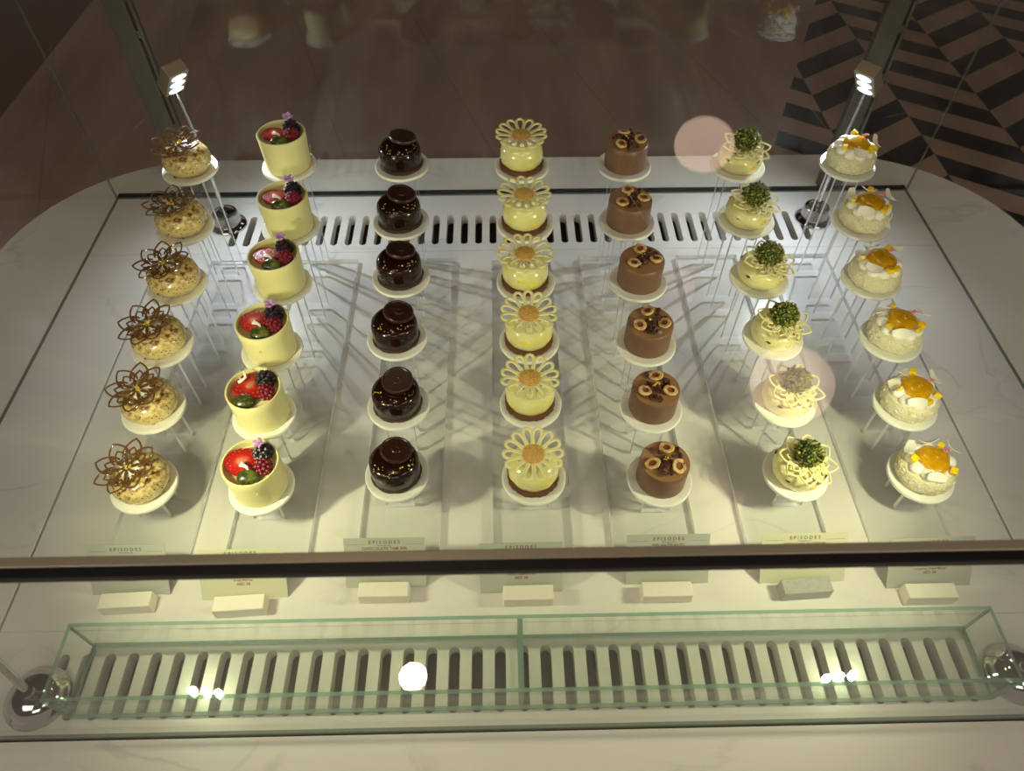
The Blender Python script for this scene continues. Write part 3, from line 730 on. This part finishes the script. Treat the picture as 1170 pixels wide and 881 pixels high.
def cake_mango(t, r, rnd):
    bm = bmesh.new(); lathe(bm, [(0, .0003), (.0285, .0003), (.0325, .0035), (.0340, .0100), (.0335, .0170), (.0305, .0225), (.024, .0250), (0, .0255)], 64)
    for v in bm.verts:
        q = Vector((v.co.x, v.co.y, 0)); 
        if q.length > .01 and v.co.z > .001: v.co += q.normalized()*rnd.uniform(-.0006, .0007)
    for i in range(230):
        a = rnd.uniform(0, 2*PI); z = rnd.uniform(.002, .021); rr = .0345-abs(z-.012)*.22
        blob(bm, (rr*math.cos(a), rr*math.sin(a), z), .0014, 1, (.7, rnd.uniform(1, 2.4), .7), Euler((rnd.uniform(-1.5, 1.5), 0, a)), mi=rnd.choice((0, 1)))
    obj('coconut_body', bm, ['coconut', 'coconut_flake'], t)
    bm = bmesh.new()
    for i in range(9):
        a = 2*PI*i/9+r*.4; blob(bm, (.0195*math.cos(a), .0195*math.sin(a), .0268+rnd.uniform(-.001, .001)), .0102+rnd.uniform(-.001, .0008), 3, (1, .9, .72), Euler((0, 0, a)))
    blob(bm, (0, 0, .0285), .015, 3, (1, 1, .5))
    obj('whipped_cream', bm, 'whipped', t)
    bm = bmesh.new(); lathe(bm, [(0, .031), (.0175, .0315), (.0192, .0335), (.0188, .0362), (.0160, .0382), (.008, .0390), (0, .0392)], 40, wob=lambda a, z: .045*math.sin(3*a+r)+.03*math.sin(5*a+2*r)); obj('mango_gel', bm, 'mango_gel', t)
    for a in (PI*1.05, PI*.42, -.22*PI, -.42*PI):
        a += rnd.uniform(-.2, .2)+.25*(r % 3-1); bm = bmesh.new()
        s = rnd.uniform(.0030, .0043); v = box(bm, -s, s, -s, s, -s*.8, s*.8); bmesh.ops.rotate(bm, verts=v, cent=(0, 0, 0), matrix=Euler((rnd.uniform(-.5, .5), rnd.uniform(-.5, .5), rnd.uniform(0, 1.5))).to_matrix())
        obj('mango_cube', bm, 'mango_cube', t, loc=(.0245*math.cos(a), .0245*math.sin(a), .0358), bevel=.0008)
    bm = bmesh.new()
    for a, rr in (((-.62*PI), .026), (.9*PI, .028), (.12*PI, .030), (.55*PI, .024)) if r != 5 else ((-.62*PI, .026), (.05*PI, .027)):
        a += rnd.uniform(-.35, .35); flake(bm, (rr*math.cos(a), rr*math.sin(a), .0350), Euler((rnd.uniform(.3, 1.0), rnd.uniform(-.4, .4), a+PI/2)), .0096)
    obj('coconut_flakes', bm, ['coconut_flake', 'flake_skin'], t)
    bm = bmesh.new(); a = .12*PI+rnd.uniform(-.2, .4)
    for i in range(3): blob(bm, (.018*math.cos(a)+.003*i-.003, .018*math.sin(a)+.001*i, .0405), .0034, 2, (1, .6, .3), Euler((.4*i, .5, i)), noise=.1, rnd=rnd)
    obj('petal', bm, 'pink_petal', t)
    bm = bmesh.new(); leafchips(bm, (.001, -.002, .0396), .004, 6, .0011, rnd); obj('gold_leaf', bm, 'gold_leaf', t)

FN = [cake_speckled, cake_cup, cake_choc, cake_lemon, cake_hazel, cake_pist, cake_mango]
NAME = ['glazed_dome_cake', 'berry_cup_cake', 'chocolate_medallion_cake', 'lemon_daisy_cake', 'hazelnut_cake', 'pistachio_cake', 'mango_coconut_cake']
DESC = ['speckled caramel glazed dome cake under a chocolate lotus, %s in its row', 'white chocolate cup of strawberry and dark berries, %s in its row',
 'glossy dark chocolate cake topped by a round medallion, %s in its row', 'pale lemon dome cake under a daisy lattice, %s in the middle row',
 'milk chocolate cylinder cake with hazelnut halves, %s in its row', 'cream cake with lattice flower and pistachio crumb ball, %s in its row',
 'coconut cake with orange mango gel and cream, %s in the rightmost row']
GRP = ['speckled glazed dome cakes', 'white chocolate berry cups', 'dark chocolate cakes', 'lemon daisy cakes', 'hazelnut cakes', 'pistachio cakes', 'mango coconut cakes']
for k in range(7):
    for r in range(6):
        rnd = random.Random(100*k+r)
        t = thing(NAME[k], DESC[k] % ROW[r], 'cake', (X[k][r]+(0, 0, -.001, -.001, .001, .001, .001)[k], Y[k][r]+.001, Z[r]-.0004), 0, GRP[k])
        FN[k](t, r, rnd)

# ------------------------------------------------------------------ price cards and their marble blocks
def text_mesh(bm_target, body, size, x, y, mi, spacing=1.0):
    cu = bpy.data.curves.new('tmp', 'FONT'); cu.body = body; cu.size = size; cu.align_x = 'CENTER'; cu.align_y = 'CENTER'; cu.space_character = spacing; cu.resolution_u = 2; cu.offset = size*.02
    o = bpy.data.objects.new('tmp', cu); C.objects.link(o); bpy.context.view_layer.update()
    me = bpy.data.meshes.new_from_object(o.evaluated_get(bpy.context.evaluated_depsgraph_get()))
    n0 = len(bm_target.verts); f0 = len(bm_target.faces); bm_target.from_mesh(me)
    bm_target.verts.ensure_lookup_table(); bm_target.faces.ensure_lookup_table()
    for v in bm_target.verts[n0:]: v.co += Vector((x, y, 0))
    for f in bm_target.faces[f0:]: f.material_index = mi
    C.objects.unlink(o); bpy.data.objects.remove(o); bpy.data.curves.remove(cu); bpy.data.meshes.remove(me)
CARDS = [ # bottom left x,y  bottom right x,y ; title; lines
 (-.491, .356, -.399, .355, None, ['', 'AED 38'], 'card_paper', -.4415, .334, 'cream_marble'),
 (-.359, .347, -.258, .349, None, ['Camomile Cake, Cheese Mousse, Confit,', 'Fresh Berries', 'AED 38'], 'card_yellow', -.309, .328, 'cream_marble'),
 (-.190, .359, -.094, .359, 'CHOCOLATE TAM 50%', ['', 'AED 38'], 'card_paper', -.1425, .341, 'cream_marble'),
 (-.029, .349, .069, .350, None, ['Honey, Spiced Mandarin, Sweet', 'Honey, Apple Pollen', 'AED 38'], 'card_paper', .0275, .334, 'cream_marble'),
 (.146, .357, .245, .357, '50% HAZELNUTS', ['', 'AED 38'], 'card_paper', .191, .335, 'cream_marble'),
 (.307, .355, .410, .356, 'PISTACHIO BLOSSOM', ['', 'AED 38'], 'card_yellow', .3565, .336, 'grey_marble'),
 (.458, .346, .560, .348, None, ['Mango, Coconut, Vanilla Touch, Yuzu', 'Compote, Fresh Mango', 'AED 38'], 'card_paper', .5015, .327, 'cream_marble')]
for k, (xa, ya, xb, yb, title, lines, pm, bx, by, bmat) in enumerate(CARDS):
    W = math.hypot(xb-xa, yb-ya); hh = .064; ang = math.atan2(yb-ya, xb-xa)
    t = thing('price_card', '%s price card leaning in front of the %s cakes' % ('pale grey' if pm == 'card_paper' else 'pale yellow', KIND[k]), 'card', ((xa+xb)/2, (ya+yb)/2, .0010), ang, 'price cards along the front')
    t.rotation_euler = (math.radians(52), 0, ang)
    bm = bmesh.new(); box(bm, -W/2, W/2, 0, hh, -.0004, 0); obj('card', bm, pm, t, smooth=False)
    bm = bmesh.new()
    text_mesh(bm, 'EPISODES', .0060, 0, hh-.0058, 1, 1.55)
    text_mesh(bm, 'The Dessert Cafe', .0023, 0, hh-.0098, 1)
    if title: text_mesh(bm, title, .0052, 0, hh-.0138, 0)
    yy = .0235+.0055*(len(lines)-2)
    for i, s in enumerate(lines[:-1]):
        if s: text_mesh(bm, s, .0041, 0, .0185+.0055+(len(lines)-2-i)*.0048, 0)
    text_mesh(bm, lines[-1], .0050, 0, .0190, 0)
    for s in (-1, 1): box(bm, s*W*.36-W*.11, s*W*.36+W*.11, hh-.0085, hh-.0082, 0, .00005, 1)
    for v in bm.verts: v.co.z += .0001
    obj('lettering', bm, ['ink', 'ink_grey'], t, smooth=False)
    bm = bmesh.new(); a = math.atan2(yb-ya, xb-xa)+(.05, .03, 0, 0, 0, .04, -.02)[k]
    box(bm, -.030, .030, -.0115, .0080, 0, .019)
    for v in bm.verts:
        if v.co.z > .01: v.co.y *= .94; v.co.x *= .985
    o = obj('marble_card_holder', bm, bmat, smooth=False, loc=(bx, by+.0095, .0002), rot=(0, 0, a), bevel=.0014)
    tag(o, '%s marble block holding the price card of the %s cakes' % ('small grey' if bmat == 'grey_marble' else 'small cream', KIND[k]), 'marble block', 'marble card blocks')

# ------------------------------------------------------------------ added fill panels, world, render settings
for px, py in ((-1.3, -.9), (1.5, -.9), (.1, -2.1)):  # unseen glowing panels, added to raise the ambient light
    t = thing('fill_panel', 'added wide soft fill light panel, unseen, over the near side of the counter', 'fill light', (px, py, 2.2), 0, 'added soft fill light panels')
    bm = bmesh.new(); box(bm, -.62, .62, -.42, .42, -.012, -.010); obj('diffuser', bm, 'fill_glow', t, smooth=False)
    bm = bmesh.new()
    for q in ((-.66, .66, -.46, -.42), (-.66, .66, .42, .46), (-.66, -.62, -.42, .42), (.62, .66, -.42, .42)): box(bm, *q, -.03, 0)
    obj('frame', bm, 'steel', t, smooth=False)
w = bpy.data.worlds.new('world'); bpy.context.scene.world = w; w.use_nodes = True
w.node_tree.nodes['Background'].inputs[0].default_value = (1.0, .80, .66, 1); w.node_tree.nodes['Background'].inputs[1].default_value = .22
def area(name, loc, rot, sx, sy, p, col):
    l = bpy.data.lights.new(name, 'AREA'); l.shape = 'RECTANGLE'; l.size = sx; l.size_y = sy; l.energy = p; l.color = col
    o = bpy.data.objects.new(name, l); C.objects.link(o); o.location = loc; o.rotation_euler = rot
    return o
s = bpy.context.scene
s.view_settings.view_transform = 'Standard'; s.view_settings.look = 'None'; s.view_settings.gamma = 1; s.view_settings.use_curve_mapping = False
s.view_settings.exposure = 0.06
s.cycles.transparent_max_bounces = 48; s.cycles.max_bounces = 8; s.cycles.glossy_bounces = 4; s.cycles.caustics_reflective = False; s.cycles.caustics_refractive = False
s.cycles.sample_clamp_indirect = 6; s.cycles.use_denoising = True
